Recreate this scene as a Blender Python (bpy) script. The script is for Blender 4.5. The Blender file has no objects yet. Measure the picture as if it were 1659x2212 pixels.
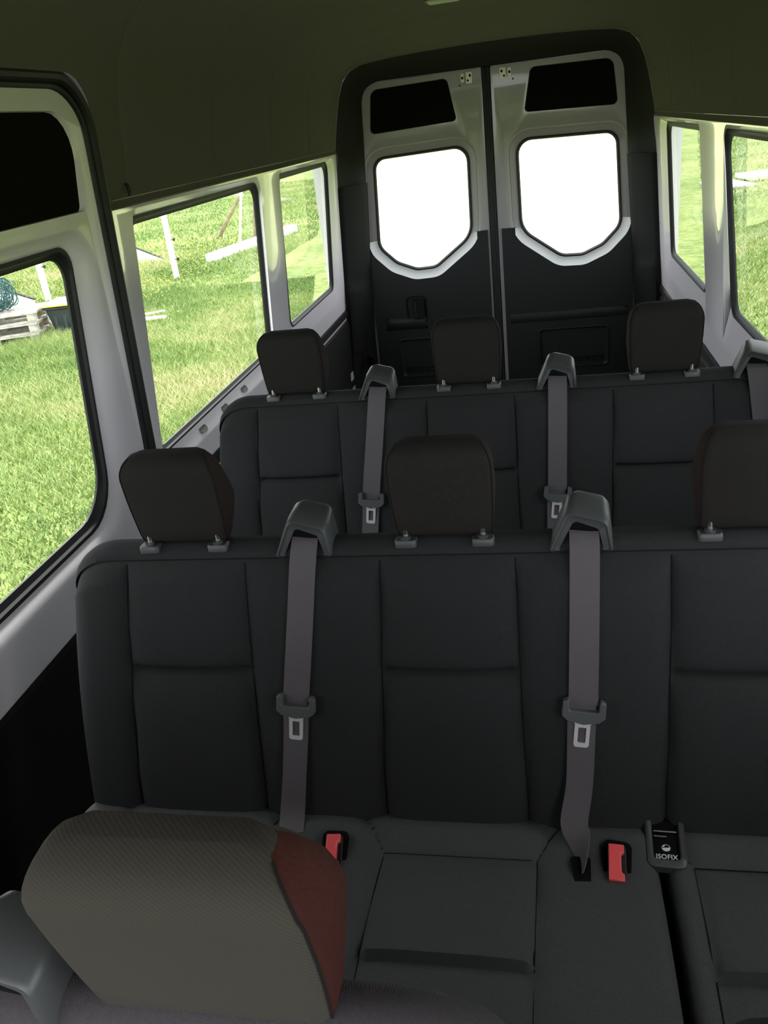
import bpy, bmesh, math, random
import numpy as np
from mathutils import Vector, Matrix
from mathutils.geometry import tessellate_polygon
random.seed(7); rng = np.random.default_rng(7)
SC = bpy.context.scene
COL = SC.collection
pi = math.pi

# ------------------------------------------------------------------ materials
def mat(name, col, rough=0.6, spec=0.5, metal=0.0, var=0.0, vscale=30, bump=0.0, bscale=200, coat=0.0, weave=0, sheen=0.0, twill=0.0):
    m = bpy.data.materials.new(name); m.use_nodes = True
    nt = m.node_tree; b = nt.nodes['Principled BSDF']
    b.inputs['Base Color'].default_value = (*col, 1)
    b.inputs['Roughness'].default_value = rough
    b.inputs['Specular IOR Level'].default_value = spec
    b.inputs['Metallic'].default_value = metal
    b.inputs['Coat Weight'].default_value = coat
    b.inputs['Coat Roughness'].default_value = 0.06
    if sheen:
        b.inputs['Sheen Weight'].default_value = sheen
        b.inputs['Sheen Roughness'].default_value = 0.5
    tc = nt.nodes.new('ShaderNodeTexCoord')
    if var:
        n = nt.nodes.new('ShaderNodeTexNoise'); n.inputs['Scale'].default_value = vscale; n.inputs['Detail'].default_value = 5
        nt.links.new(tc.outputs['Object'], n.inputs['Vector'])
        r = nt.nodes.new('ShaderNodeValToRGB')
        r.color_ramp.elements[0].position = .3; r.color_ramp.elements[1].position = .7
        r.color_ramp.elements[0].color = (*[c*(1-var) for c in col], 1)
        r.color_ramp.elements[1].color = (*[min(1, c*(1+var)) for c in col], 1)
        nt.links.new(n.outputs['Fac'], r.inputs['Fac'])
        nt.links.new(r.outputs['Color'], b.inputs['Base Color'])
    if bump:
        if weave or twill:
            w = nt.nodes.new('ShaderNodeTexWave'); w.bands_direction = 'DIAGONAL'
            w.inputs['Scale'].default_value = weave or twill
            w.inputs['Distortion'].default_value = 1.5 if weave else .3; w.inputs['Detail'].default_value = 2
            src = w.outputs['Fac']
        else:
            w = nt.nodes.new('ShaderNodeTexNoise'); w.inputs['Scale'].default_value = bscale; w.inputs['Detail'].default_value = 3
            src = w.outputs['Fac']
        nt.links.new(tc.outputs['Object'], w.inputs['Vector'])
        bp = nt.nodes.new('ShaderNodeBump'); bp.inputs['Strength'].default_value = bump; bp.inputs['Distance'].default_value = .002
        nt.links.new(src, bp.inputs['Height']); nt.links.new(bp.outputs['Normal'], b.inputs['Normal'])
        if twill:
            mx = nt.nodes.new('ShaderNodeMix'); mx.data_type = 'RGBA'
            mx.inputs['A'].default_value = (*[c*.92 for c in col], 1); mx.inputs['B'].default_value = (*[c*1.08 for c in col], 1)
            nt.links.new(src, mx.inputs['Factor']); nt.links.new(mx.outputs['Result'], b.inputs['Base Color'])
    return m

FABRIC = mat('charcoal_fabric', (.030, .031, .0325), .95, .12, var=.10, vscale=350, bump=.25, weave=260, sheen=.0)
FABRICC = mat('lit_cushion_fabric', (.066, .070, .073), .95, .12, var=.10, vscale=350, bump=.25, weave=260)  # seat fabric lightened for the cushions, standing for light falling on them
FABRICG = mat('lit_cab_fabric', (.062, .056, .061), .95, .12, var=.10, vscale=350, bump=.25, weave=260)  # seat fabric lightened for the nearest bench, its light put into the colour
FABRICH = mat('headrest_fabric', (.024, .022, .0205), .95, .10, var=.10, vscale=350, bump=.25, weave=260)
FABRICS = mat('headrest_side_fabric', (.024, .017, .015), .95, .10, var=.10, vscale=350, bump=.2, weave=260)
TWILL = mat('olive_twill', (.052, .047, .040),   .95, .10, bump=.06, twill=150)
SIDECAST = mat('side_cast_fabric', (.050, .016, .014), .95, .10, var=.12, vscale=300, bump=.08, weave=140)  # reddish colour cast on the near headrest's side, put into its fabric
SEAM = mat('seam_thread', (.012, .012, .012), .9, .1)
WEB = mat('webbing', (.105, .094, .104), .75, .35, var=.06, vscale=400, bump=.15, bscale=900)
HOOD = mat('hood_plastic', (.06, .063, .066), .42, .5, bump=.05, bscale=700)
PILLAR = mat('pillar_plastic', (.0105, .0108, .0105), .85, .25, bump=.1, bscale=500)
PLASTIC = mat('dark_plastic', (.0095, .0108, .0115), .55, .4, bump=.08, bscale=900)
SURR = mat('shaded_surround', (.028, .028, .026), .9, .2, bump=.1, bscale=500)  # shade over the rear doors put into a darker plastic colour
LOWER = mat('lower_lining', (.005, .005, .005), .75, .25, bump=.08, bscale=600)
TONGUE = mat('tongue_plastic', (.10, .106, .108), .4, .5)
CHROME = mat('chrome', (.78, .78, .80), .22, .5, metal=1)
STEEL = mat('sky_glint_steel', (.90, .89, .92), .32, .6, metal=.35)  # sky reflection put into a pale, barely metallic colour
RED = mat('red_button', (.85, .10, .11), .35, .5)
BLACK = mat('black_rubber', (.012, .0125, .013), .55, .4)
VOID = mat('black_recess', (.005, .005, .005), .9, .1)
PAINT = mat('white_paint', (.82, .775, .825), .30, .5, coat=.6)
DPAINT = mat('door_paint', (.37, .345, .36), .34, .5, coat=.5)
SCOOP = mat('scoop_plastic', (.84, .84, .86), .4, .5)
FELT = mat('black_felt', (.008, .0075, .007), .95, .05, bump=.2, bscale=600)
LINER = mat('headliner_fabric', (.140, .128, .122), .95, .1, var=.06, vscale=200, bump=.25, bscale=800)
MAT_FLOOR = mat('floor_vinyl', (.03, .03, .03), .8, .3)
WHITEL = mat('white_print', (.75, .75, .75), .6, .2)
LAMP = mat('lamp_lens', (.75, .78, .74), .3, .5)
WOODG = mat('weathered_wood', (.46, .43, .38), .85, .2, var=.35, vscale=14, bump=.3, bscale=60)
WOODB = mat('brown_timber', (.26, .20, .14), .85, .2, var=.3, vscale=12, bump=.3, bscale=60)
WOODW = mat('whitewashed_timber', (.82, .81, .79), .7, .3, var=.08, vscale=9)
POSTW = mat('white_post_plastic', (.86, .86, .87), .45, .4)
BIN = mat('black_tub_plastic', (.035, .045, .046), .5, .4, var=.15, vscale=6)
YEL = mat('yellow_edge', (.75, .58, .06), .6, .3)
NET = mat('teal_netting', (.03, .10, .095), .7, .3)
SHEET = mat('grey_sheet', (.50, .53, .53), .8, .2, var=.15, vscale=5)
SLAB = mat('pale_slab', (.62, .60, .56), .85, .2, var=.2, vscale=8)

def glass_mat(name, tint):
    m = bpy.data.materials.new(name); m.use_nodes = True
    nt = m.node_tree; nt.nodes.clear()
    out = nt.nodes.new('ShaderNodeOutputMaterial'); mix = nt.nodes.new('ShaderNodeMixShader')
    tr = nt.nodes.new('ShaderNodeBsdfTransparent'); tr.inputs['Color'].default_value = (*tint, 1)
    gl = nt.nodes.new('ShaderNodeBsdfGlossy'); gl.inputs['Roughness'].default_value = 0.0
    lw = nt.nodes.new('ShaderNodeLayerWeight'); lw.inputs['Blend'].default_value = .5
    p = nt.nodes.new('ShaderNodeMath'); p.operation = 'POWER'; p.inputs[1].default_value = 5
    a = nt.nodes.new('ShaderNodeMath'); a.operation = 'MULTIPLY_ADD'; a.inputs[1].default_value = .35; a.inputs[2].default_value = .08
    a.use_clamp = True
    L = nt.links.new
    L(lw.outputs['Facing'], p.inputs[0]); L(p.outputs[0], a.inputs[0]); L(a.outputs[0], mix.inputs['Fac'])
    L(tr.outputs[0], mix.inputs[1]); L(gl.outputs[0], mix.inputs[2]); L(mix.outputs[0], out.inputs['Surface'])
    return m
HOLE = mat('hole_grey', (.055, .055, .06), .7)
GLASS = glass_mat('side_glass', (.67, .70, .69))
TINTED = glass_mat('tinted_glass', (.50, .54, .52))
CLEAR = glass_mat('clear_glass', (.95, .96, .95))

# ------------------------------------------------------------------ helpers
def link(name, me, m=None, parent=None, kind=None, sharp=35, smooth=True):
    o = bpy.data.objects.new(name, me); COL.objects.link(o)
    for x in (m if isinstance(m, (list, tuple)) else [m] if m else []): me.materials.append(x)
    if smooth and len(me.polygons):
        me.polygons.foreach_set('use_smooth', [True]*len(me.polygons))
        me.set_sharp_from_angle(angle=math.radians(sharp))
    if parent: o.parent = parent
    if kind: o['kind'] = kind
    return o
def tag(o, label, cat=None, group=None, kind=None):
    o['label'] = label
    if cat: o['category'] = cat
    if group: o['group'] = group
    if kind: o['kind'] = kind
    return o
def empty(name, loc, label, cat, group=None, kind=None):
    o = bpy.data.objects.new(name, None); COL.objects.link(o); o.location = loc; o.empty_display_size = .1
    return tag(o, label, cat, group, kind)
def copy_tree(o, parent=None):
    c = o.copy(); COL.objects.link(c); c.parent = parent
    for ch in o.children: copy_tree(ch, c)
    return c

class MB:
    """collects shapes into one mesh"""
    def __init__(s): s.v = []; s.f = []; s.mi = []
    def add(s, vs, fs, mi=0):
        b = len(s.v); s.v += [tuple(p) for p in vs]; s.f += [tuple(i+b for i in f) for f in fs]; s.mi += [mi]*len(fs)
        return s
    def loft(s, loops, closed=True, cap0=False, cap1=False, mi=0):
        n = len(loops[0]); vs = [p for l in loops for p in l]; fs = []
        for k in range(len(loops)-1):
            for i in range(n if closed else n-1):
                j = (i+1) % n
                fs.append((k*n+i, k*n+j, (k+1)*n+j, (k+1)*n+i))
        if cap0: fs.append(tuple(range(n))[::-1])
        if cap1: fs.append(tuple((len(loops)-1)*n+i for i in range(n)))
        return s.add(vs, fs, mi)
    def box(s, c, d, R=None, mi=0):
        vs = [Vector((x*d[0]/2, y*d[1]/2, z*d[2]/2)) for x in (-1, 1) for y in (-1, 1) for z in (-1, 1)]
        if R is not None: vs = [R @ v for v in vs]
        vs = [v+Vector(c) for v in vs]
        return s.add(vs, [(0, 1, 3, 2), (4, 6, 7, 5), (0, 4, 5, 1), (2, 3, 7, 6), (0, 2, 6, 4), (1, 5, 7, 3)], mi)
    def tube(s, pts, r, n=8, closed=False, mi=0):
        pts = [Vector(p) for p in pts]; loops = []; N = len(pts); up = None
        for i, p in enumerate(pts):
            a = pts[(i-1) % N] if (closed or i > 0) else p
            b = pts[(i+1) % N] if (closed or i < N-1) else p
            t = (b-a).normalized()
            if up is None:
                up = Vector((0, 0, 1)) if abs(t.z) < .9 else Vector((1, 0, 0))
            u = (up - t*up.dot(t)).normalized(); w = t.cross(u); up = u
            rr = r[i] if isinstance(r, (list, tuple)) else r
            loops.append([p + u*math.cos(2*pi*k/n)*rr + w*math.sin(2*pi*k/n)*rr for k in range(n)])
        if closed: loops.append(loops[0])
        return s.loft(loops, True, not closed, not closed, mi)
    def prism(s, poly, fn, h, mi=0):
        """poly: 2D outline; fn(u,v,w)->3D ; from w=0 to w=h"""
        a = [fn(u, v, 0) for u, v in poly]; b = [fn(u, v, h) for u, v in poly]
        return s.loft([a, b], True, True, True, mi)
    def mesh(s, name, fix=True):
        me = bpy.data.meshes.new(name); me.from_pydata(s.v, [], s.f); 
        if any(s.mi): me.polygons.foreach_set('material_index', s.mi)
        if fix:
            bm = bmesh.new(); bm.from_mesh(me)
            bmesh.ops.remove_doubles(bm, verts=bm.verts, dist=1e-5)
            bmesh.ops.recalc_face_normals(bm, faces=bm.faces); bm.to_mesh(me); bm.free()
        me.update(); return me
    def build(s, name, m, parent=None, kind=None, sharp=35, bevel=0, seg=2, fix=True):
        o = link(name, s.mesh(name, fix), m, parent, kind, sharp)
        if bevel:
            b = o.modifiers.new('bevel', 'BEVEL'); b.width = bevel; b.segments = seg; b.limit_method = 'ANGLE'; b.angle_limit = math.radians(40)
        return o

def rpoly(pts, rad, seg=6):
    """rounded polygon: same point count whatever the radii"""
    out = []; n = len(pts)
    for i in range(n):
        p = Vector(pts[i]); a = Vector(pts[i-1]); b = Vector(pts[(i+1) % n])
        r = rad[i] if isinstance(rad, (list, tuple)) else rad
        u = (a-p).normalized(); w = (b-p).normalized()
        ang = math.acos(max(-1, min(1, u.dot(w))))
        r = max(r, 1e-4)
        t = min(r/math.tan(ang/2), .49*min((a-p).length, (b-p).length)); r = t*math.tan(ang/2)
        c = p + (u+w).normalized()*(r/math.sin(ang/2))
        A = p+u*t-c; B = p+w*t-c
        a0 = math.atan2(A.y, A.x); a1 = math.atan2(B.y, B.x); d = (a1-a0+pi) % (2*pi)-pi
        for k in range(seg+1):
            q = a0+d*k/seg; out.append((c.x+r*math.cos(q), c.y+r*math.sin(q)))
    return out
def rect(a0, a1, b0, b1): return [(a0, b0), (a1, b0), (a1, b1), (a0, b1)]
def quad(q):
    """(y0 bottom, y0 top, y1 bottom, y1 top, z0, z1)"""
    return [(q[0], q[4]), (q[2], q[4]), (q[3], q[5]), (q[1], q[5])]
def grow(q, a, b, c): return (q[0]-a, q[1]-a, q[2]+a, q[3]+a, q[4]-b, q[5]+c)
def offs(pts, d):
    """offset a CCW polygon outward by d"""
    n = len(pts); out = []
    for i in range(n):
        p = Vector(pts[i]); a = Vector(pts[i-1]); b = Vector(pts[(i+1) % n])
        e1 = (p-a).normalized(); e2 = (b-p).normalized()
        n1 = Vector((e1.y, -e1.x)); n2 = Vector((e2.y, -e2.x))
        k = (n1+n2); k = k/ max(1e-6, (1+n1.dot(n2)))
        q = p+k*d; out.append((q.x, q.y))
    return out
def face_with_holes(mb, outer, holes, fn, mi=0):
    polys = [[Vector((x, y, 0)) for x, y in outer]] + [[Vector((x, y, 0)) for x, y in h] for h in holes]
    flat = [p for q in polys for p in q]
    tris = tessellate_polygon(polys)
    mb.add([fn(p.x, p.y) for p in flat], [tuple(t) for t in tris], mi)

# ------------------------------------------------------------------ camera
CX, CZ = 0.24, 1.63
Rr = np.array([[0.97988436, -0.02990389, -0.19731296], [0.16388865, -0.44358189, 0.8811218], [-0.11387343, -0.89573482, -0.42975804]])
cam = bpy.data.cameras.new('camera'); co = bpy.data.objects.new('camera', cam); COL.objects.link(co)
right, down, fwd = Rr[:, 0], Rr[:, 1], Rr[:, 2]
M = Matrix(((right[0], -down[0], -fwd[0], CX), (right[1], -down[1], -fwd[1], 0), (right[2], -down[2], -fwd[2], CZ), (0, 0, 0, 1)))
co.matrix_world = M
cam.sensor_fit = 'VERTICAL'; cam.sensor_height = 36; cam.sensor_width = 27; cam.lens = 1750/2212*36; cam.clip_start = .02; cam.clip_end = 500
SC.camera = co

# ------------------------------------------------------------------ van body
GZ = -.62
def Wf(z): return .88 - .065*(z-.88)
def wallP(side):
    return lambda y, z, d=0.0: (side*(Wf(z)+d), y, z)

def window_in_wall(mb, side, r_in, r_mid, r_gl, radii, hole_r):
    """painted reveal rings; returns the hole outline at d=0"""
    P = wallP(side)
    h0 = rpoly(quad(r_in), hole_r)
    lerp = lambda a, b, t: [(p[0]+(q[0]-p[0])*t, p[1]+(q[1]-p[1])*t) for p, q in zip(a, b)]
    m1 = rpoly(quad(r_mid), radii)
    l0 = [P(y, z, 0) for y, z in h0]
    l1 = [P(y, z, .004) for y, z in lerp(h0, m1, .18)]
    l2 = [P(y, z, .022) for y, z in lerp(h0, m1, .9)]
    l3 = [P(y, z, .024) for y, z in m1]
    mb.loft([l0, l1, l2, l3])
    return h0
def glazing(name, side, r_mid, r_gl, radii, label, glass=GLASS, parent=None):
    P = wallP(side)
    m1 = rpoly(quad(r_mid), radii); g = rpoly(quad(r_gl), radii)
    if parent is None:
        root = empty(name, P((r_gl[0]+r_gl[2])/2, r_gl[4], .036), label, 'window', kind='structure'); inv = Vector(root.location)
    else:
        root = parent; inv = Vector(parent.location)
    sh = lambda p: Vector(p)-inv
    a = MB(); a.add([sh(P(y, z, .037)) for y, z in offs_out(g, .01)], [tuple(range(len(g)))]); a.build('window_glass' if parent is None else 'glass', glass, root)
    b = MB()
    b.loft([[sh(P(y, z, .026)) for y, z in offs_out(m1, .002)], [sh(P(y, z, .021)) for y, z in m1], [sh(P(y, z, .021)) for y, z in lerp2(m1, g, .35)],
            [sh(P(y, z, .028)) for y, z in lerp2(m1, g, .5)], [sh(P(y, z, .034)) for y, z in g], [sh(P(y, z, .040)) for y, z in g]])
    b.build('rubber_seal', BLACK, root)
    return root
def lerp2(a, b, t): return [(p[0]+(q[0]-p[0])*t, p[1]+(q[1]-p[1])*t) for p, q in zip(a, b)]
def offs_out(pts, d):
    cx = sum(p[0] for p in pts)/len(pts); cy = sum(p[1] for p in pts)/len(pts)
    return [(p[0]+d*(1 if p[0] > cx else -1), p[1]+d*(1 if p[1] > cy else -1)) for p in pts]

GR = [.05, .05, .05, .05]
# left wall (with the sliding door in front of it) --------------------------------
WIN = {}
def wall_side(side, name, wins, y0, y1):
    P = wallP(side); mb = MB(); holes = []
    for r_gl, r_in in wins:
        holes.append(window_in_wall(mb, side, r_in, grow(r_gl, .022, .020, .022), r_gl, GR, [.03, .03, .05, .05]))
    outer = rect(y0, y1, .50, 1.53)
    face_with_holes(mb, outer, holes, lambda y, z: P(y, z, 0))
    # fold the panel outwards at both ends so no light slips past
    return mb
LW = [((2.15, 2.22, 3.310, 3.355, .815, 1.455), (2.105, 2.185, 3.29, 3.345, .735, 1.502)), ((3.66, 3.70, 4.535, 4.60, .838, 1.460), (3.54, 3.62, 4.62, 4.665, .735, 1.502))]
RW = [((2.05, 2.05, 3.02, 3.155, .90, 1.462), (1.99, 1.99, 3.08, 3.06, .755, 1.502)), ((3.55, 3.60, 4.478, 4.50, .872, 1.462), (3.40, 3.50, 4.585, 4.60, .755, 1.502)), ((.86, .86, 1.72, 1.72, .90, 1.46), (.82, .82, 1.76, 1.76, .755, 1.502))]
mb = wall_side(-1, 'wall_left', LW, 2.02, 4.77)
wl = mb.build('wall_left', PAINT, kind='structure', sharp=50)
tag(wl, 'white painted inner wall with two grass-view windows behind the sliding door', 'wall')
mb = wall_side(1, 'wall_right', RW, .70, 4.755)
wr = mb.build('wall_right', PAINT, kind='structure', sharp=50)
tag(wr, 'white painted inner wall with windows along the right of the benches', 'wall')
def gl(side, n, w, lab):
    return glazing('window_%d' % n, side, grow(w[0], .022, .020, .022), w[0], GR, lab, glass=TINTED if n in (2, 3, 4) else GLASS)
gl(-1, 1, LW[0], 'large left side window between sliding door and white pillar, looking onto white posts')
gl(-1, 2, LW[1], 'left rear side window between white pillar and rear doors')
gl(1, 3, RW[0], 'right side window at the photo edge, ahead of the right pillar')
gl(1, 4, RW[1], 'right rear side window beside the right-hand rear door')
gl(1, 5, RW[2], 'right side window beside the front bench, outside the picture')

# pillar slots and sill holes (flat dark discs painting the shade of the hollows)
def disc(mb, c, u, v, a, b, n=20):
    c = Vector(c); u = Vector(u); v = Vector(v)
    mb.add([c+u*a*math.cos(2*pi*k/n)+v*b*math.sin(2*pi*k/n) for k in range(n)], [tuple(range(n))])
for (side, wall, pts) in ((-1, wl, [(2.675, 0), (2.455, 0), (2.235, 0), (2.895, 0)]), (1, wr, [(2.97, 0), (2.75, 0)])):
    for y, _ in pts:
        m = MB(); P = wallP(side); z = .768; d = .0130
        nrm = Vector((side*-.78, 0, .62))
        disc(m, Vector(P(y, z, d))+nrm*.003, (0, 1, 0), Vector((side*.62, 0, .78)), .029, .016)
        m.build('access_hole', HOLE, wall)
for y, z in ((2.051, 1.372), (2.037, 1.105)):
    m = MB(); P = wallP(-1); disc(m, Vector(P(y, z, -.003)), (0, 1, 0), (0, 0, 1), .008, .012); m.build('trim_hole_shade', BLACK, wl)
for y, z in ((4.665, 1.30), (4.685, 1.30), (4.665, .99), (4.685, .99)):
    m = MB(); P = wallP(1); disc(m, Vector(P(y, z, -.003)), (0, 1, 0), (0, 0, 1), .003, .005); m.build('trim_hole_shade', BLACK, wr)
# black strip, paint strip, lower lining
for side, nm, y0, lab in ((-1, 'left', 2.03, 'black lining panel low on the left wall beside the rear bench'), (1, 'right', .70, 'black lining panel low on the right wall below the windows')):
    P = wallP(side); m = MB()
    prof = [(-.004, .668), (-.013, .664), (-.013, .628), (-.004, .622)]
    m.loft([[P(y, z, d) for d, z in prof] for y in (y0, 4.745)], closed=False)
    prof2 = [(-.002, .606), (-.014, .600), (-.018, .55), (-.018, .25), (-.024, .24), (-.024, .04)]
    m.loft([[P(y, z, d) for d, z in prof2] for y in (y0, 4.745)], closed=False)
    o = m.build('baseboard_'+nm, LOWER, kind='structure'); tag(o, lab, 'panel')

# floor
m = MB(); m.box((0, 1.7, .0), (1.82, 6.7, .06)); o = m.build('floor', MAT_FLOOR, kind='structure'); tag(o, 'dark floor under the seat benches', 'floor')

# ---------------------------------------------------------------- ceiling / headliner
PROF = [(-.006, 1.505), (-.012, 1.512), (-.012, 1.53), (-.006, 1.60), (.000, 1.70), (.012, 1.78), (.030, 1.85), (.062, 1.915), (.115, 1.965), (.20, 2.005), (.33, 2.035), (.52, 2.052), (.70, 2.06)]
def prof_pt(k, y, side):
    dx, z = blend(y)[k]
    x = Wf(1.51) - .012 - dx - (.012 if k < 2 else 0) * 0 - max(0, (z-1.51))*.05
    if k == 0: x = Wf(1.505)+.004
    if k == 1: x = Wf(1.51)-.010
    return [side*x, y, z]
PEND = [(-.006, 1.505), (-.012, 1.512), (-.012, 1.53), (-.004, 1.58), (.006, 1.65), (.018, 1.72), (.034, 1.79), (.060, 1.855), (.100, 1.895), (.16, 1.917), (.30, 1.930), (.50, 1.938), (.70, 1.942)]
def blend(y):
    t = max(0, min(1, (y-4.10)/.65)); t = t*t*(3-2*t); return [(a[0]+(b[0]-a[0])*t, a[1]+(b[1]-a[1])*t) for a, b in zip(PROF, PEND)]
def kfac(y):
    return 1.0
SEAMS = [2.188, 2.866, 3.542, 4.158]
ys = set([-1.45, -.8, 0, .7, 1.0, 1.3, 1.5, 1.6, 1.7, 1.75, 1.8, 1.85, 1.9, 1.94, 1.97, 2.0, 2.02, 2.04, 2.06])
for s_ in SEAMS: ys |= {s_-.008, s_-.004, s_, s_+.004, s_+.008}
ys |= set(np.arange(2.25, 4.2, .12)) | set(np.arange(4.2, 4.751, .03))
ys = sorted(ys); ys = [y for i, y in enumerate(ys) if i == 0 or y-ys[i-1] > .002]
def zstart(y):     # the arch over the sliding door
    if y >= 2.045: return 1.505
    r = .13; c = 2.045-r; zt = 1.815
    if y <= c: return zt
    return zt-r+math.sqrt(max(0, r*r-(y-c)**2))
m = MB(); loops = []
for y in ys:
    L = []
    g = max([math.exp(-((y-s_)/.0035)**2) for s_ in SEAMS])
    zs = zstart(y)
    rib = .004*math.cos((y-3.9)*2*pi/.16) if 3.8 < y < 4.5 else 0
    for side in (-1, 1):
        seq = range(len(PROF)) if side < 0 else range(len(PROF)-2, -1, -1)
        for k in seq:
            x, yy, z = prof_pt(k, y, side)
            if side < 0 and z < zs:      # clamp to the arch
                z2 = zs
                for q in range(len(PROF)-1):
                    if PROF[q][1] <= zs <= PROF[q+1][1]:
                        t = (zs-PROF[q][1])/(PROF[q+1][1]-PROF[q][1]); a = prof_pt(q, y, side); b = prof_pt(q+1, y, side)
                        x = a[0]+(b[0]-a[0])*t
                z = zs
            if k == len(PROF)-1: x = 0
            sgn = -1 if x < 0 else 1
            if 3 <= k <= 8: x += sgn*.006*g
            if k > 8: z += .006*g*max(0, 1-(k-8)/2)
            z = 1.505+(z-1.505)*kfac(y) + (rib if k > 8 else 0)
            L.append((x, yy, z))
    loops.append(L)
m.loft(loops, closed=False)
ceil = m.build('ceiling', LINER, kind='structure', sharp=50)
tag(ceil, 'grey-green fabric headliner of the raised roof with cross seams', 'ceiling')
m = MB(); m.tube([(-.828, 2.16, 1.565), (-.822, 2.16, 1.56), (-.820, 2.16, 1.545), (-.823, 2.16, 1.535)], [.003, .005, .006, .003]); m.build('coat_hook', BLACK, ceil)

# rear surround: arch, coloured dark for its shade, between the headliner and the rear doors
end = loops[-1]
nP = len(end)
def arch_pt(x, z):
    return x, z
halfD = lambda z: .700 + (.762-.700)*max(0, (1.78-z))/(1.78-.80) if z < 1.78 else .700
m = MB()
inner = []
# door arch outline sampled with the same number of points
def door_arch():
    pts = []
    r = .10
    for k in range(8): z = 1.33+(1.74-1.33)*k/7; pts.append((-halfD(z), z))
    for k in range(1, 7): a = pi-(pi/2)*k/6; pts.append((-.700+r+r*math.cos(a), 1.742+r*math.sin(a)))
    n = nP-2*len(pts)
    mid = [(-.6+1.2*(k+1)/(n+1), 1.842) for k in range(n)]
    return pts+mid+[(-x, z) for x, z in reversed(pts)]
# resample the headliner end by arc length, going on down the wall to z=1.33
endp = [(-.852, 4.745, 1.33)]+[(p[0], 4.748, p[2]) for p in end[1:-1]]+[(.852, 4.745, 1.33)]
def resample(P, n):
    P = [Vector(p) for p in P]; d = [0]
    for a, b in zip(P, P[1:]): d.append(d[-1]+(b-a).length)
    out = []
    for i in range(n):
        t = d[-1]*i/(n-1); k = max(j for j in range(len(d)) if d[j] <= t+1e-9); k = min(k, len(P)-2)
        u = (t-d[k])/max(1e-9, d[k+1]-d[k]); out.append(P[k].lerp(P[k+1], u))
    return out
N = 80
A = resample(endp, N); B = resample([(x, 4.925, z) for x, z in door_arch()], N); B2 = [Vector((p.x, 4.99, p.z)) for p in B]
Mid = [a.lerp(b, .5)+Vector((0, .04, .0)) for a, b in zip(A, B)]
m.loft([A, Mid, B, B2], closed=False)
tr1 = m.build('trim_1', SURR, kind='structure', sharp=60); tag(tr1, 'arch lining around the top of the rear doors, shade put into its colour', 'trim')
# lower rear pillars
for side, n_, lab in ((-1, 2, 'dark lower pillar cover left of the rear doors'), (1, 3, 'dark lower pillar cover right of the rear doors')):
    m = MB(); loops2 = []
    for z, bul in ((1.335, 0), (1.325, .004), (1.30, .004), (.84, .006), (.80, .01), (.775, .035), (.75, .045), (.40, .045), (.39, .03), (.03, .03)):
        xo = Wf(z)+.004; xi = halfD(z)-.004
        loops2.append([(side*xo, 4.735, z), (side*(xo-.012-bul*.5), 4.742-bul*.4, z), (side*(xo-.03-bul*.6), 4.76-bul*.5, z), (side*(xi+.02-bul*.2), 4.90-bul*.6, z), (side*(xi), 4.925-bul*.3, z), (side*xi, 4.99, z)])
    m.loft(loops2, closed=False)
    o = m.build('trim_%d' % n_, PILLAR, kind='structure', sharp=40); tag(o, lab, 'trim')
    s = MB(); s.prism(rpoly(rect(-.032, .032, -.035, .035), .012), lambda u, v, w: (side*(.790)+u-side*w*.2, 4.80+abs(u)*0+side*u*.9*1-.026-w, .33+v), .012); s.build('socket_cover', PLASTIC, o, bevel=.003)
    s = MB(); s.prism(rpoly(rect(-.016, .016, -.022, .022), .006), lambda u, v, w: (side*(.788)+u-side*w*.2, 4.80+side*u*.9-.040-w, .33+v), .003); s.build('socket', VOID, o)

# cab shell around the camera (never in view; closes the light path with its own windows)
m = MB()
for side in (-1, 1):
    y1 = .70
    P = wallP(side)
    face_with_holes(m, rect(-1.5, y1, .02, 2.08), [rect(-1.30, .45, .95, 1.62)], lambda y, z: (side*.86, y, z))
face_with_holes(m, rect(-.87, .87, .02, 2.08), [rect(-.80, .80, .98, 1.92)], lambda x, z: (x, -1.5, z))
cab = m.build('wall_front', LINER, kind='structure'); tag(cab, 'cab shell with windscreen and door openings behind the camera', 'wall')
m = MB(); m.box((0, 1.75, 2.10), (1.78, 6.6, .03)); o = m.build('roof', PAINT, kind='structure'); tag(o, 'outer roof skin above the headliner', 'roof')
m = MB()
for side in (-1, 1):
    m.box((side*.93, 1.75, 1.80), (.02, 6.6, .62)); m.box((side*.95, 1.75, .30), (.02, 6.6, .80))
    m.box((side*.905, 1.75, 1.52), (.10, 6.6, .02)); m.box((side*.945, 3.4, .68), (.07, 2.9, .02))
m.box((.945, 1.9, .68), (.07, 6.2, .02)); m.box((-.945, .4, .68), (.07, 3.4, .02))
o = m.build('body_wall', PAINT, kind='structure'); tag(o, 'outer steel skin of the vehicle sides above and below the windows', 'wall')

# ---------------------------------------------------------------- sliding door (left)
P = wallP(-1)
d1 = empty('door_1', (-.9, 1.4, .05), 'white sliding door with rounded window and black upper recess, at left', 'door', kind='structure')
o_ = Vector(d1.location)
def PL(y, z, d=0): return Vector(P(y, z, d))-o_
m = MB()
outer = rpoly([(.72, .55), (2.012, .55), (2.012, 1.795), (.72, 1.795)], [.02, .02, .125, .02])
gwin = (.98, .98, 1.787, 1.848, .797, 1.432); gm = grow(gwin, .024, .03, .024)
DR = [.10, .13, .05, .05]
rin = (.86, .86, 1.93, 1.95, .712, 1.497)
h0 = rpoly(quad(rin), [.12, .14, .10, .10]); g1 = rpoly(quad(gm), DR)
rec = rpoly([(.95, 1.517), (1.944, 1.522), (1.983, 1.740), (.95, 1.742)], [.03, .018, .10, .03])
face_with_holes(m, outer, [h0, rec], lambda y, z: PL(y, z, .0))
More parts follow.
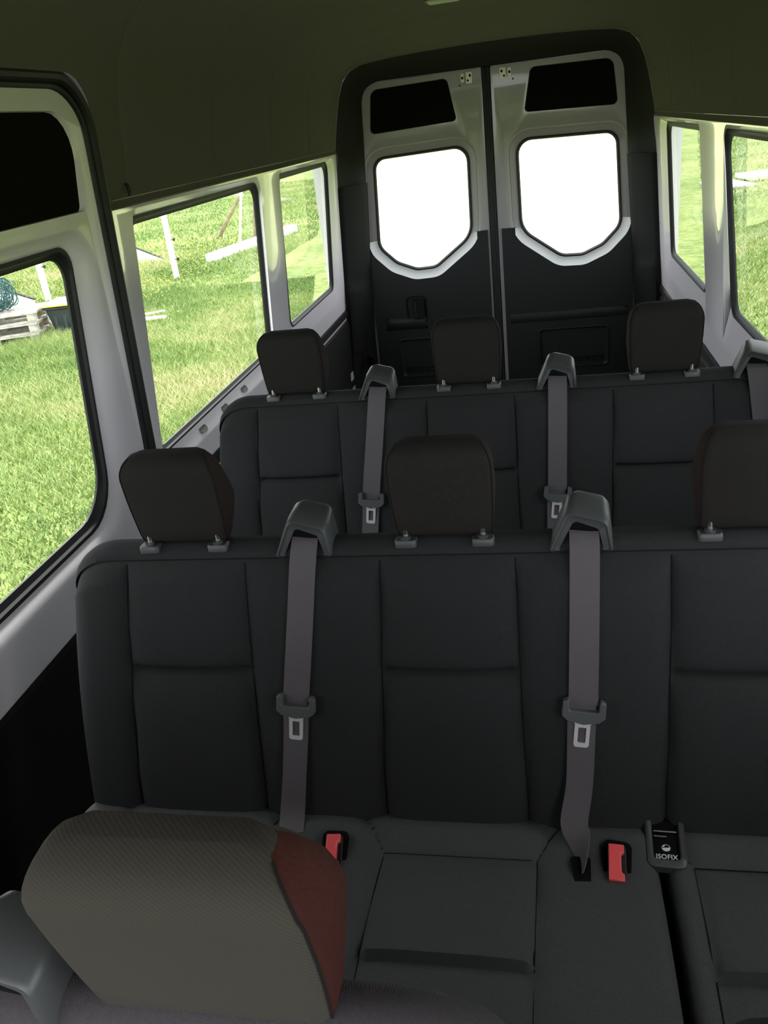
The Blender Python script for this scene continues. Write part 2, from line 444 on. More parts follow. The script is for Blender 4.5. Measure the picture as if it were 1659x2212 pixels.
m.loft([[PL(y, z, 0) for y, z in h0], [PL(y, z, -.001) for y, z in lerp2(h0, g1, .12)], [PL(y, z, .002) for y, z in lerp2(h0, g1, .45)], [PL(y, z, .014) for y, z in lerp2(h0, g1, .78)], [PL(y, z, .022) for y, z in lerp2(h0, g1, .93)], [PL(y, z, .024) for y, z in g1]])
m.loft([[PL(y, z, 0) for y, z in rec], [PL(y, z, .012) for y, z in lerp2(rec, rpoly([(1.2, 1.6), (1.4, 1.6), (1.4, 1.65), (1.2, 1.65)], .01), .02)]])
oo = [PL(y, z, 0) for y, z in outer]; ob = [PL(y, z, .05) for y, z in outer]
m.loft([oo, ob])
m.build('door_panel', PAINT, d1, sharp=50)
m = MB(); m.add([PL(y, z, .010) for y, z in rec], [tuple(range(len(rec)))]); m.build('recess_panel', FELT, d1)
glazing('x', -1, gm, gwin, DR, '', parent=d1)
m = MB(); m.loft([[PL(y, z, d) for d, z in ((-.001, .600), (-.012, .592), (-.016, .54), (-.016, .30), (-.022, .29), (-.022, .05))] for y in (.72, 2.012)], closed=False)
m.build('lower_lining', LOWER, d1)
seal = [(2.028, .50+.04*k) for k in range(30)]
seal = rpoly([(.70, .48), (2.030, .48), (2.030, 1.812), (.70, 1.812)], [.01, .01, .135, .01], 14)
seal = [p for p in seal if p[1] > .5 and p[0] > .72]
# keep the run going up the pillar and over the top in order
seal = [(2.030, .5+.06*k) for k in range(20)] + [p for p in seal if p[1] > 1.67] + [(1.7, 1.812), (1.4, 1.812), (1.0, 1.812), (.72, 1.812)]
m = MB(); m.tube([PL(y, z, -.006) for y, z in seal], .0155, 10); m.tube([PL(y-.019, z+(.0 if z < 1.7 else -.019*(z-1.7)/.11), -.001) for y, z in seal], .009, 8)
m.build('door_seal', BLACK, d1)

# ---------------------------------------------------------------- rear doors
DY = 4.95
def rear_door(side, name, lab):
    d = empty(name, (side*.38, DY, .05), lab, 'door', kind='structure'); o0 = Vector(d.location)
    X = lambda ax: side*ax + (-.0 if side < 0 else 0)
    inn = .036 if side < 0 else .012
    def Q(ax, z, dep=0): return Vector((side*ax, DY+dep, z))-o0
    ccw = lambda pts: pts
    outer = rpoly([(inn, .03), (.790, .03), (.772, .80), (.742, 1.45), (.694, 1.835), (inn, 1.835)], [.005, .02, .3, .3, .10, .005])
    rec = rpoly([(.182, 1.597), (.675, 1.580), (.648, 1.803), (.222, 1.811)], [.02, .025, .045, .03])
    wp = [(.140, .985), (.365, .822), (.485, .818), (.602, .866), (.702, .965), (.676, 1.455), (.132, 1.470)]
    wr_ = [.14, .10, .10, .12, .10, .07, .08]
    win = rpoly(wp, wr_)
    sc1 = rpoly(offs(wp, .052), [r+.045 for r in wr_]); sc2 = rpoly(offs(wp, .040), [r+.035 for r in wr_]); sc3 = rpoly(offs(wp, .012), [r+.01 for r in wr_])
    m = MB(); face_with_holes(m, outer, [sc1, rec], lambda a, z: Q(a, z))
    m.loft([[Q(a, z) for a, z in sc1], [Q(a, z, .006) for a, z in lerp2(sc1, sc2, .5)], [Q(a, z, .020) for a, z in sc2], [Q(a, z, .030) for a, z in sc3], [Q(a, z, .032) for a, z in win]])
    cx, cz = .43, 1.7
    m.loft([[Q(a, z) for a, z in rec], [Q(cx+(a-cx)*.99, cz+(z-cz)*.98, .008) for a, z in rec], [Q(cx+(a-cx)*.99, cz+(z-cz)*.98, .012) for a, z in rec]])
    m.loft([[Q(a, z) for a, z in outer], [Q(a, z, .05) for a, z in outer]])
    m.build('door_shell', DPAINT, d, sharp=45)
    m = MB(); m.add([Q(a, z, .0095) for a, z in rec], [tuple(range(len(rec)))]); m.build('recess_panel', FELT, d)
    m = MB(); m.add([Q(a, z, .036) for a, z in rpoly(offs(wp, .01), wr_)], [tuple(range(len(win)))]); m.build('glass', CLEAR, d)
    m = MB(); w0 = rpoly(offs(wp, .004), wr_); w1 = rpoly(offs(wp, -.012), [max(.02, r-.01) for r in wr_])
    m.loft([[Q(a, z, .034) for a, z in w0], [Q(a, z, .024) for a, z in w0], [Q(a, z, .022) for a, z in lerp2(w0, w1, .5)], [Q(a, z, .03) for a, z in w1], [Q(a, z, .04) for a, z in w1]]); m.build('rubber_seal', BLACK, d)
    # pale scoop frame that dips into the lining
    m = MB(); s0 = rpoly(offs(wp, .006), [r+.004 for r in wr_]); s1 = rpoly(offs(wp, .050), [r+.04 for r in wr_])
    s2 = rpoly(offs(wp, .028), [r+.02 for r in wr_])
    keep = [i for i in range(len(s0)) if s0[i][1] < 1.005]
    lo = sorted(keep)
    def cut(l): return [l[i] for i in lo]
    def trim(pts): return [(a, min(z, 1.004)) for a, z in pts]
    seq = [(s0, .026), (s2, .012), (s1, -.010), (s1, .004)]
    m.loft([[Q(a, z, dp) for a, z in trim([(l[0][0], 1.004)]+cut(l)+[(l[lo[-1]][0], 1.004)])] for l, dp in seq], closed=False)
    m.build('scoop_frame', SCOOP, d, sharp=60)
    # lining
    sc = rpoly(offs(wp, .050), [r+.04 for r in wr_])
    lower = [sc[i] for i in range(len(sc)) if sc[i][1] < .99]
    Uend = [(sc[lo[0]][0], 1.004)] if False else []
    lo_pts = lower
    x_in = inn+.012 if side < 0 else inn+.020
    poly = [(x_in, .04), (.770, .04), (.764, .60), (.757, .996), (lo_pts[-1][0], .999)] + lo_pts[::-1] + [(lo_pts[0][0], 1.008), (x_in, 1.010)]
    grip = rpoly(rect(.222, .628, .172, .412), .022)
    holes = [grip]
    if side < 0:
        hnd = rpoly(rect(.440, .562, .515, .672), .022); holes.append(hnd)
    m = MB(); th = -.014
    face_with_holes(m, poly, holes, lambda a, z: Q(a, z, th))
    m.loft([[Q(a, z, th) for a, z in poly], [Q(a, z, .0) for a, z in poly]])
    def pocket(h, dep):
        cxx = sum(p[0] for p in h)/len(h); czz = sum(p[1] for p in h)/len(h)
        sh = lambda f, dd: [Q(cxx+(a-cxx)*f, czz+(z-czz)*f, dd) for a, z in h]
        m.loft([sh(1, th), sh(1.02, th-.006), sh(.985, th-.008), sh(.93, th), sh(.90, th+dep), sh(.5, th+dep+.003)], cap1=True)
    pocket(grip, .009)
    if side < 0: pocket(hnd, .009)
    m.build('lining', PLASTIC, d, sharp=40)
    # bulge (ledge) across the lining
    m = MB(); prof = [(th, .545), (th-.012, .535), (th-.020, .515), (th-.012, .485), (th, .47)] if side < 0 else [(th, .515), (th-.006, .505), (th-.009, .49), (th-.006, .47), (th, .46)]
    a0, a1 = (.445, .70) if side < 0 else (.06, .74)
    m.loft([[Q(a, z, dp*(1 if i not in (0, 4) else 1) if i not in (0, 4) else th) for dp, z in prof] for i, a in enumerate((a0, a0+.03, (a0+a1)/2, a1-.03, a1))], closed=False)
    m.build('ledge', PLASTIC, d, sharp=60)
    m = MB()
    for k in range(9): m.box(Q(.262+.041*k, .205, th+.006), (.024, .008, .010))
    m.box(Q(.425, .225, th+.008), (.36, .010, .008))
    m.build('grip_grille', LOWER, d)
    if side < 0:
        m = MB(); m.prism(rpoly(rect(.452, .520, .532, .655), .012), lambda a, z, w: Q(a, z, th-.006-w), .010); m.build('pull_handle', LOWER, d, bevel=.003)
        m = MB(); m.prism(rpoly(rect(.500, .512, .545, .640), .004), lambda a, z, w: Q(a, z, th-.016-w), .006); m.build('latch_lever', PLASTIC, d)
    # lock plate at the top, window reflection painted as cream colour with dark holes
    m = MB(); bx = .06 if side > 0 else .085
    m.prism(rpoly(rect(bx, bx+.034, 1.770, 1.825), .006), lambda a, z, w: Q(a, z, -.001-w), .004); m.prism(rpoly(rect(bx+.044, bx+.062, 1.778, 1.822), .006), lambda a, z, w: Q(a, z, -.001-w), .004)
    lp = m.build('lock_plate', mat('plate_glint', (.80, .74, .60), .4, metal=.3), d, bevel=.001)
    m = MB()
    for a, z, r in ((bx+.012, 1.808, .006), (bx+.024, 1.785, .005), (bx+.053, 1.80, .006), (bx+.07, 1.765, .004)):
        disc(m, Q(a, z, -.006 if a < bx+.064 else -.002), (1, 0, 0), (0, 0, 1), r, r*1.2, 12)
    m.build('bolt_hole', VOID, d)
    return d
dl = rear_door(-1, 'door_2', 'left rear door with clear window, black upper recess and dark handle recess')
dr = rear_door(1, 'door_3', 'right rear door with clear window and no handle, right of the black gap')
m = MB(); m.box((-.012, DY+.028, .94), (.056, .03, 1.80)); m.box((-.012, DY+.006, .94), (.040, .03, 1.80)); m.tube([(-.012, DY-.006, .04+.09*k) for k in range(21)], .009)
o = m.build('gap_seal', BLACK, dl, bevel=.004); o.matrix_parent_inverse = Matrix.Translation(-Vector(dl.location))
# body skin around the doors outside
m = MB(); face_with_holes(m, rect(-1.0, 1.0, -.05, 2.14), [rpoly([(-.78, .03), (.78, .03), (.765, .80), (.735, 1.45), (.69, 1.83), (-.69, 1.83), (-.735, 1.45), (-.765, .80)], [.005, .005, .3, .3, .1, .1, .3, .3])], lambda x, z: (x, DY+.045, z))
for side in (-1, 1): m.box((side*.93, DY-.12, 1.0), (.06, .34, 2.1))
o = m.build('wall_back', PAINT, kind='structure'); tag(o, 'outer steel body skin around the two rear doors', 'wall')

# ---------------------------------------------------------------- benches
BY = 1.05                       # bench local origin
def fy(z): return 1.19+.30*(z-.95)-BY
SEATS = [dict(l0=-.521, l1=-.540, r0=-.291, r1=-.288, c=-.408), dict(l0=-.045, l1=-.060, r0=.185, r1=.192, c=.067), dict(l0=.435, l1=.422, r0=.675, r1=.682, c=.553)]
def backrest(x0, x1, seats, name='backrest'):
    nx = int((x1-x0)/.006); zb, zt = .43, .962
    xs = np.linspace(0, 1, nx+1); xs = x0+(x1-x0)*xs
    zs = np.linspace(zb, zt, 104)
    rC = .11
    d = np.minimum(xs-x0, x1-xs)
    drop = np.where(d < rC, rC-np.sqrt(np.maximum(0, rC**2-(rC-np.minimum(d, rC))**2)), 0)*.95
    edge = np.where(d < .06, .055*(1-np.sqrt(np.maximum(0, 1-(1-np.minimum(d, .06)/.06)**2))), 0)
    V = []; 
    X, Z = np.meshgrid(xs, zs)            # rows z
    T = (Z-zb)/(zt-zb)
    pill = np.zeros_like(X); groove = np.zeros_like(X)
    dm = np.full_like(X, 9.)
    for s in seats:
        for a, b in ((s['l0'], s['l1']), (s['r0'], s['r1'])):
            xl = b+(a-b)*np.clip((Z-.53)/(.96-.53), 0, 1)
            dm = np.minimum(dm, np.abs(X-xl))
    pill = .017*(1-np.exp(-dm/.022)); groove = .004*np.exp(-(dm/.0025)**2)
    for s in seats:
        xl = s['l1']+(s['l0']-s['l1'])*np.clip((Z-.53)/.43, 0, 1); xr = s['r1']+(s['r0']-s['r1'])*np.clip((Z-.53)/.43, 0, 1)
        inside = np.clip((X-xl)/.012, 0, 1)*np.clip((xr-X)/.012, 0, 1)
        dz = Z-.772
        up = np.where(dz > 0, .016*np.exp(-dz/.012), .018*np.exp(dz/.022))
        groove = groove + inside*(up + .008*np.exp(-(dz/.005)**2))
        groove = groove + inside*(-.006*np.exp(-((Z-.60)/.12)**2))
    topr = np.clip((zt-Z)/.03, 0, 1); seam = .004*np.exp(-((zt-Z)/.003)**2)
    lump = .012*np.sin(np.clip(T, 0, 1)*pi)
    h = (pill+lump)*topr - groove*np.clip((zt-Z)/.01, 0, 1) - seam - edge[None, :]*1.0
    Zp = Z - drop[None, :]*T**3
    Yp = 1.19+.30*(Z-.95)-BY - h + drop[None, :]*.12*T
    verts = [np.stack([X, Yp, Zp], -1)]
    # roll over the top and down the back
    tx = xs; topf = zt-drop
    back = []
    for (dy, dz) in ((.003, .004), (.010, .013), (.020, .020), (.034, .023), (.048, .022), (.058, .016), (.064, .006), (.066, -.02), (.066, -.30), (.055, -.52)):
        base = 1.19+.30*(zt-.95)-BY
        yb = base+dy*(1-np.where(d < .04, .35*(1-d/.04), 0)) + edge*0.6 + (0 if dz > -.1 else .30*dz)
        back.append(np.stack([tx, yb, topf+dz], -1)[None])
    G = np.concatenate(verts+back, 0); R_, C_ = G.shape[:2]
    idx = np.arange(R_*C_).reshape(R_, C_)
    F = np.stack([idx[:-1, :-1], idx[:-1, 1:], idx[1:, 1:], idx[1:, :-1]], -1).reshape(-1, 4).tolist()
    F.append(idx[:, 0].tolist()); F.append(idx[::-1, -1].tolist())
    mb = MB(); mb.v = [tuple(p) for p in G.reshape(-1, 3).tolist()]; mb.f = [tuple(f) for f in F]; mb.mi = [0]*len(F)
    for s in seats:
        for a, b in ((s['l0'], s['l1']), (s['r0'], s['r1'])):
            line = []
            for r in range(14, len(zs), 2):
                xl = b+(a-b)*min(1, max(0, (zs[r]-.53)/.43))
                line.append((xl, float(np.interp(xl, xs, Yp[r])), float(np.interp(xl, xs, Zp[r]))))
            mb.tube(line, .0013, 5, mi=1)
    mb.tube([(xs[c], Yp[-1, c]-.0002, Zp[-1, c]) for c in range(3, len(xs)-3, 2)], .0014, 5, mi=1)
    return mb.mesh(name, fix=False)
def cushion(x0, x1, panels, name='seat_cushion'):
    nx = max(10, int((x1-x0)/.007)); xs = np.linspace(x0, x1, nx+1); yv = np.linspace(.56, 1.10, 80)
    X, Y = np.meshgrid(xs, yv)
    d = np.minimum(xs-x0, x1-xs)
    edge = np.where(d < .025, .03*(1-np.sqrt(np.maximum(0, 1-(1-np.minimum(d, .025)/.025)**2))), 0)
    Zt = .492+.03*np.clip((.85-Y)/.3, 0, 1)*0 + .012*np.sin(np.clip((Y-.6)/.4, 0, 1)*pi)
    dm = np.full_like(X, 9.); extra = np.zeros_like(X)
    for (lb, lf, rb, rf, yb, yf) in panels:
        t = np.clip((yb-Y)/(yb-yf), 0, 1.6)
        xl = lb+(lf-lb)*t; xr = rb+(rf-rb)*t
        below = Y < yb
        dl_ = np.where(below, np.abs(X-xl), 9); dr_ = np.where(below, np.abs(X-xr), 9)
        dm = np.minimum(dm, np.minimum(dl_, dr_))
        ins = np.clip((X-xl)/.01, 0, 1)*np.clip((xr-X)/.01, 0, 1)
        db = np.where((X > xl) & (X < xr), np.abs(Y-yb), 9)
        dm = np.minimum(dm, db)
        # the front step of the pad
        dz = Y-yf
        extra += ins*(np.where(dz > 0, .012*np.exp(-dz/.03), -.010*np.exp(dz/.05)))
        # diagonal tucks at the back corners
        for sx, xx in ((-1, lb), (1, rb)):
            ex = xx+sx*(Y-yb)*.62
            dm = np.minimum(dm, np.where(Y > yb, np.abs(X-ex)*.85, 9))
    pil = .010*(1-np.exp(-dm/.018)) - .003*np.exp(-(dm/.0025)**2)
    roll = .020*np.exp(-((Y-1.02)/.035)**2)
    front = np.where(Y < .62, .06*(1-np.sqrt(np.maximum(0, 1-((.62-Y)/.06)**2))), 0)
    Z = Zt+pil+roll*.8+extra-front-edge[None, :]
    G = np.stack([X, Y-BY, Z], -1)
    sk = np.stack([xs, np.full_like(xs, .565-BY), np.full_like(xs, .33)], -1)[None]
    bk = np.stack([xs, np.full_like(xs, 1.10-BY), np.full_like(xs, .33)], -1)[None]
    G = np.concatenate([sk, G, bk], 0); R_, C_ = G.shape[:2]; idx = np.arange(R_*C_).reshape(R_, C_)
    F = np.stack([idx[:-1, :-1], idx[:-1, 1:], idx[1:, 1:], idx[1:, :-1]], -1).reshape(-1, 4).tolist()
    F.append(idx[::-1, 0].tolist()); F.append(idx[:, -1].tolist()); F.append(idx[0, ::-1].tolist()+idx[-1].tolist())
    mb = MB(); mb.v = [tuple(p) for p in G.reshape(-1, 3).tolist()]; mb.f = [tuple(f) for f in F]; mb.mi = [0]*len(F)
    def on(x, y):
        i = int(np.argmin(np.abs(xs-x))); return (x, y-BY, float(np.interp(y, yv, Z[:, i])))
    for (lb, lf, rb, rf, yb, yf) in panels:
        for p, q in ((lb, lf), (rb, rf)): mb.tube([on(p+(q-p)*(yb-y)/(yb-yf), y) for y in np.arange(yb, .60, -.012)], .0013, 5, mi=1)
        mb.tube([on(x, yb) for x in np.arange(lb, rb+.001, .012)], .0013, 5, mi=1)
        for sx, xx in ((-1, lb), (1, rb)):
            l = [on(xx+sx*(y-yb)*.62, y) for y in np.arange(yb, 1.06, .01) if x0 < xx+sx*(y-yb)*.62 < x1]
            if len(l) > 2: mb.tube(l, .0010, 5, mi=1)
    return mb.mesh(name, fix=False)

def headrest_mesh():
    H = .170; loops = []; mi = []
    TT = [0, .015, .05, .12, .25, .4, .55, .68, .78, .84, .88, .92, .95, .975, .99, 1.0]
    def interp(t, tab):
        for (a, u), (b, w) in zip(tab, tab[1:]):
            if a <= t <= b: return u+(w-u)*(t-a)/(b-a)
        return tab[-1][1]
    HW = [(0, .080), (.05, .083), (.2, .0855), (.5, .0885), (.80, .0885), (.90, .084), (.96, .078), (1, .070)]
    YF = [(0, .026), (.03, .019), (.08, .015), (.84, .0), (.90, .002), (.95, .008), (.98, .015), (1, .024)]
    YB = [(0, .050), (.05, .068), (.2, .098), (.40, .110), (.60, .094), (.78, .074), (.92, .058), (1, .046)]
    nseg = 5
    for t in TT:
        z = t*H; w = interp(t, HW); f = interp(t, YF); b = interp(t, YB)+.0*z
        rf = min(.011, (b-f)*.3); rb = min(.034, (b-f)*.45)
        L = rpoly([(-w, f), (w, f), (w, b), (-w, b)], [rf, rf, rb, rb], nseg)
        # bow the front face slightly
        loops.append([(x, y-(.004*(1-(x/w)**2) if abs(y-f) < 1e-4 else 0), z) for x, y in L])
    n = len(loops[0]); m = MB()
    # subdivide the front face: insert midpoints between last point of corner0 and first of corner1
    vs = [p for l in loops for p in l]; fs = []; mi = []
    for k in range(len(loops)-1):
        for i in range(n):
            j = (i+1) % n
            fs.append((k*n+i, k*n+j, (k+1)*n+j, (k+1)*n+i))
            side = (nseg+2 <= i <= 2*nseg+3+nseg//2) or (i >= 3*(nseg+1)-2 or i <= nseg-3 and i >= 0 and False)
            mi.append(1 if 2*nseg-1 <= i < 3*(nseg+1)-3 else 2 if (i >= 3*(nseg+1)+2 or i < 3) else 0)
    top = [(x*.8, y*1.0+(.07-y)*.15, H+.003) for x, y, z in loops[-1]]
    b = len(vs); vs += top
    for i in range(n): fs.append(((len(loops)-1)*n+i, (len(loops)-1)*n+(i+1) % n, b+(i+1) % n, b+i)); mi.append(0)
    fs.append(tuple(b+i for i in range(n))); mi.append(0)
    fs.append(tuple(range(n))[::-1]); mi.append(0)
    m.v = vs; m.f = fs; m.mi = mi
    me = m.mesh('headrest', fix=False)
    pip = MB()
    for i in (2*nseg-1+0, 3): pass
    ri = nseg*2-1; li = 3
    pip.tube([Vector(l[ri])+Vector((.0006, -.0004, 0)) for l in loops[1:-1]], .0010, 6)
    pl = MB(); pl.tube([Vector(l[li-0])+Vector((-.0006, -.0004, 0)) for l in loops[1:-1]], .0010, 6)
    return me, pip.mesh('piping'), pl.mesh('piping')
HM, PM, PM2 = headrest_mesh()
PM.materials.append(SEAM); PM2.materials.append(SEAM)
def sleeve_mesh():
    m = MB(); a = rpoly(rect(-.019, .019, -.012, .012), .007); b = rpoly(rect(-.017, .017, -.010, .010), .006)
    m.loft([[(x, y, -.004) for x, y in a], [(x, y, .006) for x, y in a], [(x, y, .009) for x, y in b]], cap0=True, cap1=True)
    m.tube([(0, 0, .008), (0, 0, .013)], .009, 14)
    return m.mesh('post_sleeve')
def post_mesh():
    m = MB(); m.tube([(0, 0, -.03), (0, .004, .04)], .0052, 12); return m.mesh('headrest_post')
SM, PMm = sleeve_mesh(), post_mesh()

def hood_mesh():
    """belt guide: rounded hood, open at the front, local origin at its base centre"""
    m = MB()
    def U(bl, tl, hl, tr_, hr, br, y, lift=0.0, r=.014):
        pts = rpoly([(br, 0), (tr_, hr), (tl, hl), (bl, 0)], [.003, r, r, .003], 5)
        return [(x, y+lift*z, z-.006) for x, z in pts]
    loops = [U(-.046, -.017, .060, .037, .044, .045, .003, .12), U(-.049, -.019, .066, .040, .049, .048, -.003, .12), U(-.052, -.021, .070, .043, .053, .051, .0, .12), U(-.054, -.020, .077, .046, .060, .053, .022, .12, .018),
             U(-.053, -.016, .083, .047, .067, .053, .052, .06, .016), U(-.046, -.010, .081, .044, .066, .050, .068, .0, .016), U(-.040, -.004, .058, .038, .050, .046, .078, -.05, .016)]
    inn = [U(-.037, -.011, .051, .028, .036, .036, .004, .12, .008), U(-.036, -.010, .049, .027, .034, .035, .042, .12, .008)]
    # front lip, outside, back
    m.loft([inn[1], inn[0], loops[0], loops[1], loops[2], loops[3], loops[4], loops[5], loops[6]], closed=True, cap1=True)
    return m.mesh('belt_guide')
def hood_inner():
    m = MB(); m.tube([(-.022, .020, .036), (.031, .020, .026)], .010, 12); return m.mesh('guide_roller')
def hood_back():
    m = MB(); m.add([(-.036, .034, -.004), (.036, .034, -.004), (.028, .038, .032), (-.011, .038, .050)], [(0, 1, 2, 3)]); return m.mesh('guide_lining')
HDM, HDI, HDB = hood_mesh(), hood_inner(), hood_back()
for me_, mt_ in ((HDM, HOOD), (HDI, VOID), (HDB, HOOD), (SM, HOOD), (PMm, CHROME)):
    me_.materials.append(mt_); me_.polygons.foreach_set('use_smooth', [True]*len(me_.polygons)); me_.set_sharp_from_angle(angle=math.radians(45))

def inst(name, me, parent, loc=(0, 0, 0), rz=0.0, rx=0.0, sc=1.0):
    o = bpy.data.objects.new(name, me); COL.objects.link(o); o.parent = parent; o.location = loc; o.rotation_euler = (rx, 0, rz); o.scale = (sc,)*3
    return o
def buckle(parent, x, y, z, rz=0.0, big=False):
    w = MB(); w.prism(rpoly([(-.020, -.045), (.020, -.045), (.026, .040), (-.022, .044)], .012), lambda u, v, h: (u, v, h), .004)
    b = w.build('buckle', VOID, parent); b.location = (x, y, z); b.rotation_euler = (.30, 0, rz)
    m = MB(); m.prism(rpoly(rect(-.014, .016, -.031, .033), .006), lambda u, v, h: (u, v, h+.003), .006); h_ = m.build('buckle_housing', PLASTIC, b, bevel=.002)
    m = MB(); c_shape = [(-.0125, -.029), (.0125, -.029), (.0125, -.017), (.0075, -.015), (.0075, .015), (.0125, .017), (.0125, .031), (-.0125, .031)]
    m.prism(c_shape, lambda u, v, h: (u, v, h+.008-abs(u+.002)*.25), .012); m.build('release_button', RED, b, bevel=.002)
    return b

def bench(loc, label, x0, x1, seats, cushions, hoods, heads, dz_base=0.0, cab=False):
    root = empty('bench_seat', loc, label, 'seat', 'rows of dark bench seats')
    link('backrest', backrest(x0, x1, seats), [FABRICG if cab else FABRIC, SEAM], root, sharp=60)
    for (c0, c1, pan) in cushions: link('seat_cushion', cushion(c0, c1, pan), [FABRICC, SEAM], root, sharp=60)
    m = MB(); m.box(((x0+x1)/2, .83-BY, .18-dz_base/2), (x1-x0-.12, .44, .30+dz_base)); m.build('base_frame', LOWER, root, bevel=.01)
    fabs = [TWILL, SIDECAST, TWILL] if cab else [FABRICH, FABRICS, FABRICS]
    hm = HM.copy(); [hm.materials.append(q) for q in fabs]
    hm.polygons.foreach_set('use_smooth', [True]*len(hm.polygons)); hm.set_sharp_from_angle(angle=math.radians(70))
    for c in heads:
        h = inst('headrest', hm, root, (c, 1.197-BY, .987))
        inst('piping', PM, h)
        if not cab: inst('piping', PM2, h)
        for s in (-1, 1):
            inst('headrest_post', PMm, h, (s*.066, .016, -.008)); 
            if not cab: inst('post_sleeve', SM, h, (s*.066, .014, -.008))
    for c, sc in hoods:
        h = inst('belt_guide', HDM, root, (c, 1.193-BY, .972), 0, 0, sc); inst('guide_roller', HDI, h); inst('guide_lining', HDB, h)
    return root
PAN = [(-.52, -.53, -.29, -.285, .975, .775), (-.055, -.060, .206, .202, .976, .775)]
PAN3 = [(.455, .452, .70, .70, .978, .785)]
CUSH = [(-.655, .402, PAN), (.414, .83, PAN3)]
HOODS = [(-.180, 1.0), (.293, 1.0), (.772, 1.0)]
HEADS = [-.408, .067, .560]
b2 = bench((0, BY, 0), 'three-place charcoal bench in the middle row with red buckles and child-seat anchor', -.660, .83, SEATS, CUSH, HOODS, HEADS)
for x, y in ((-.139, .957), (.333, .965)): buckle(b2, x, y-BY, .506, .10 if x < 0 else -.05)
# webbing slot
m = MB(); m.prism(rpoly([(-.017, .03), (-.006, -.040), (.014, -.040), (.017, .03)], .006), lambda u, v, h: (u, v, h), .003); o = m.build('belt_slot', VOID, b2); o.location = (.276, .945-BY, .507); o.rotation_euler = (.15, 0, 0)
# child-seat anchor bezel
iso = MB(); ou = rpoly([(-.031, -.050), (.031, -.050), (.031, .055), (-.031, .055)], [.012, .012, .004, .004]); in_ = rpoly([(-.020, -.036), (.021, -.036), (.021, .055), (-.020, .055)], [.008, .008, .003, .003])
iso.loft([[(x, y, -.015) for x, y in ou], [(x, y, .004) for x, y in ou], [(x, y, .007) for x, y in lerp2(ou, in_, .3)], [(x, y, .006) for x, y in lerp2(ou, in_, .85)], [(x, y, -.002) for x, y in in_]])
isob = iso.build('anchor_bezel', HOOD, b2, sharp=50); isob.location = (.4155, 1.018-BY, .515); isob.rotation_euler = (.25, 0, -.04)
m = MB(); m.add([(x, y, -.002) for x, y in in_], [tuple(range(len(in_)))]); m.build('anchor_pocket', VOID, isob)
m = MB(); m.tube([(-.018, .012, .003), (.018, .012, .003)], .0018, 6); m.tube([(-.018, .004, .001), (.002, .004, .001)], .0014, 6); m.build('anchor_bar', CHROME, isob)
def text_mesh(s, size, name):
    c = bpy.data.curves.new(name, 'FONT'); c.body = s; c.size = size; c.align_x = 'CENTER'; c.extrude = .0002; c.space_character = 1.05; c.offset = size*.015
    t = bpy.data.objects.new(name, c); COL.objects.link(t); bpy.context.view_layer.update()
    me = bpy.data.meshes.new_from_object(t.evaluated_get(bpy.context.evaluated_depsgraph_get())); bpy.data.objects.remove(t); bpy.data.curves.remove(c)
    return me
tm = text_mesh('ISOFIX', .0112, 'lettering'); o = link('lettering', tm, WHITEL, isob, smooth=False); o.location = (0, -.0335, -.0008)
m = MB()   # round child-in-seat pictogram: pale disc with the dark figure cut out of it
N_ = 28; R0 = .0062
m.add([(R0*math.cos(a), R0*.85*math.sin(a)-.0145, -.0008) for a in [pi*1.02+pi*1.05*k/N_ for k in range(N_+1)]], [tuple(range(N_+1))])
m.add([(-.0052+.0028*k, -.0135+.0012*(k % 2), -.0008) for k in range(2)]+[(-.001, -.0105, -.0008), (-.0045, -.0105, -.0008)], [(0, 1, 2, 3)])
m.tube([(R0*1.05*math.cos(a), R0*.9*math.sin(a)-.0145, -.0008) for a in [2*pi*k/24 for k in range(24)]], .0004, 4, True)
m.build('child_seat_symbol', WHITEL, isob)

b3 = copy_tree(b2); b3.location = (-.02, BY+.86, 0)
b3['label'] = 'three-place charcoal bench in the rearmost row, nearest the rear doors'
b3.name = 'bench_seat'
b1 = bench((-.112, BY-.85, .04), 'two-place bench in the nearest row, its olive headrest filling the lower left', -.66, .335, SEATS[:2],
           [(-.655, .285, PAN)], [(-.098, 1.0)], [-.408, .067], dz_base=.04, cab=True)
for h in b1.children:
    if h.name.startswith('headrest'): h.scale = (1.20, 1.15, 1.16); h.location.z -= .026; h.location.x += .014; h.rotation_euler = (math.radians(4), 0, 0); tag(h, 'olive twill headrest with a reddish cast put into its side panel')
# the edge of one more headrest at the lower right: the driver's seat
ds = empty('driver_seat', (.52, .16, .0), 'dark driver seat whose black headrest edge shows at the lower right corner', 'seat')
hm = HM.copy(); hm.materials.append(FABRICH); hm.materials.append(FABRICS); hm.materials.append(FABRICS); hm.polygons.foreach_set('use_smooth', [True]*len(hm.polygons)); hm.set_sharp_from_angle(angle=math.radians(70))
DSX, DSY, DSZ = .436, .265, .943
h = inst('headrest', hm, ds, (DSX-.52, DSY-.16, DSZ), sc=1.15)
for s in (-1, 1): inst('headrest_post', PMm, h, (s*.06, .03, -.01))
m = MB()
sec = []
for z, w, f, b in ((.50, .16, -.10, .02), (.55, .18, -.11, .05), (.70, .18, -.06, .09), (.80, .17, -.01, .10), (.84, .13, .02, .10), (.86, .09, .045, .09)):
    sec.append([(x+DSX-.52, y+.12, z+.075) for x, y in rpoly([(-w, f), (w, f), (w, b), (-w, b)], .03)])
m.loft(sec, cap0=True, cap1=True); m.build('backrest', FABRICH, ds)
m = MB(); m.prism(rpoly(rect(-.18, .24, -.40, .06), .05), lambda u, v, h_: (u+DSX-.52, v, .40+h_), .13); m.build('seat_cushion', FABRICH, ds, bevel=.03, seg=3)
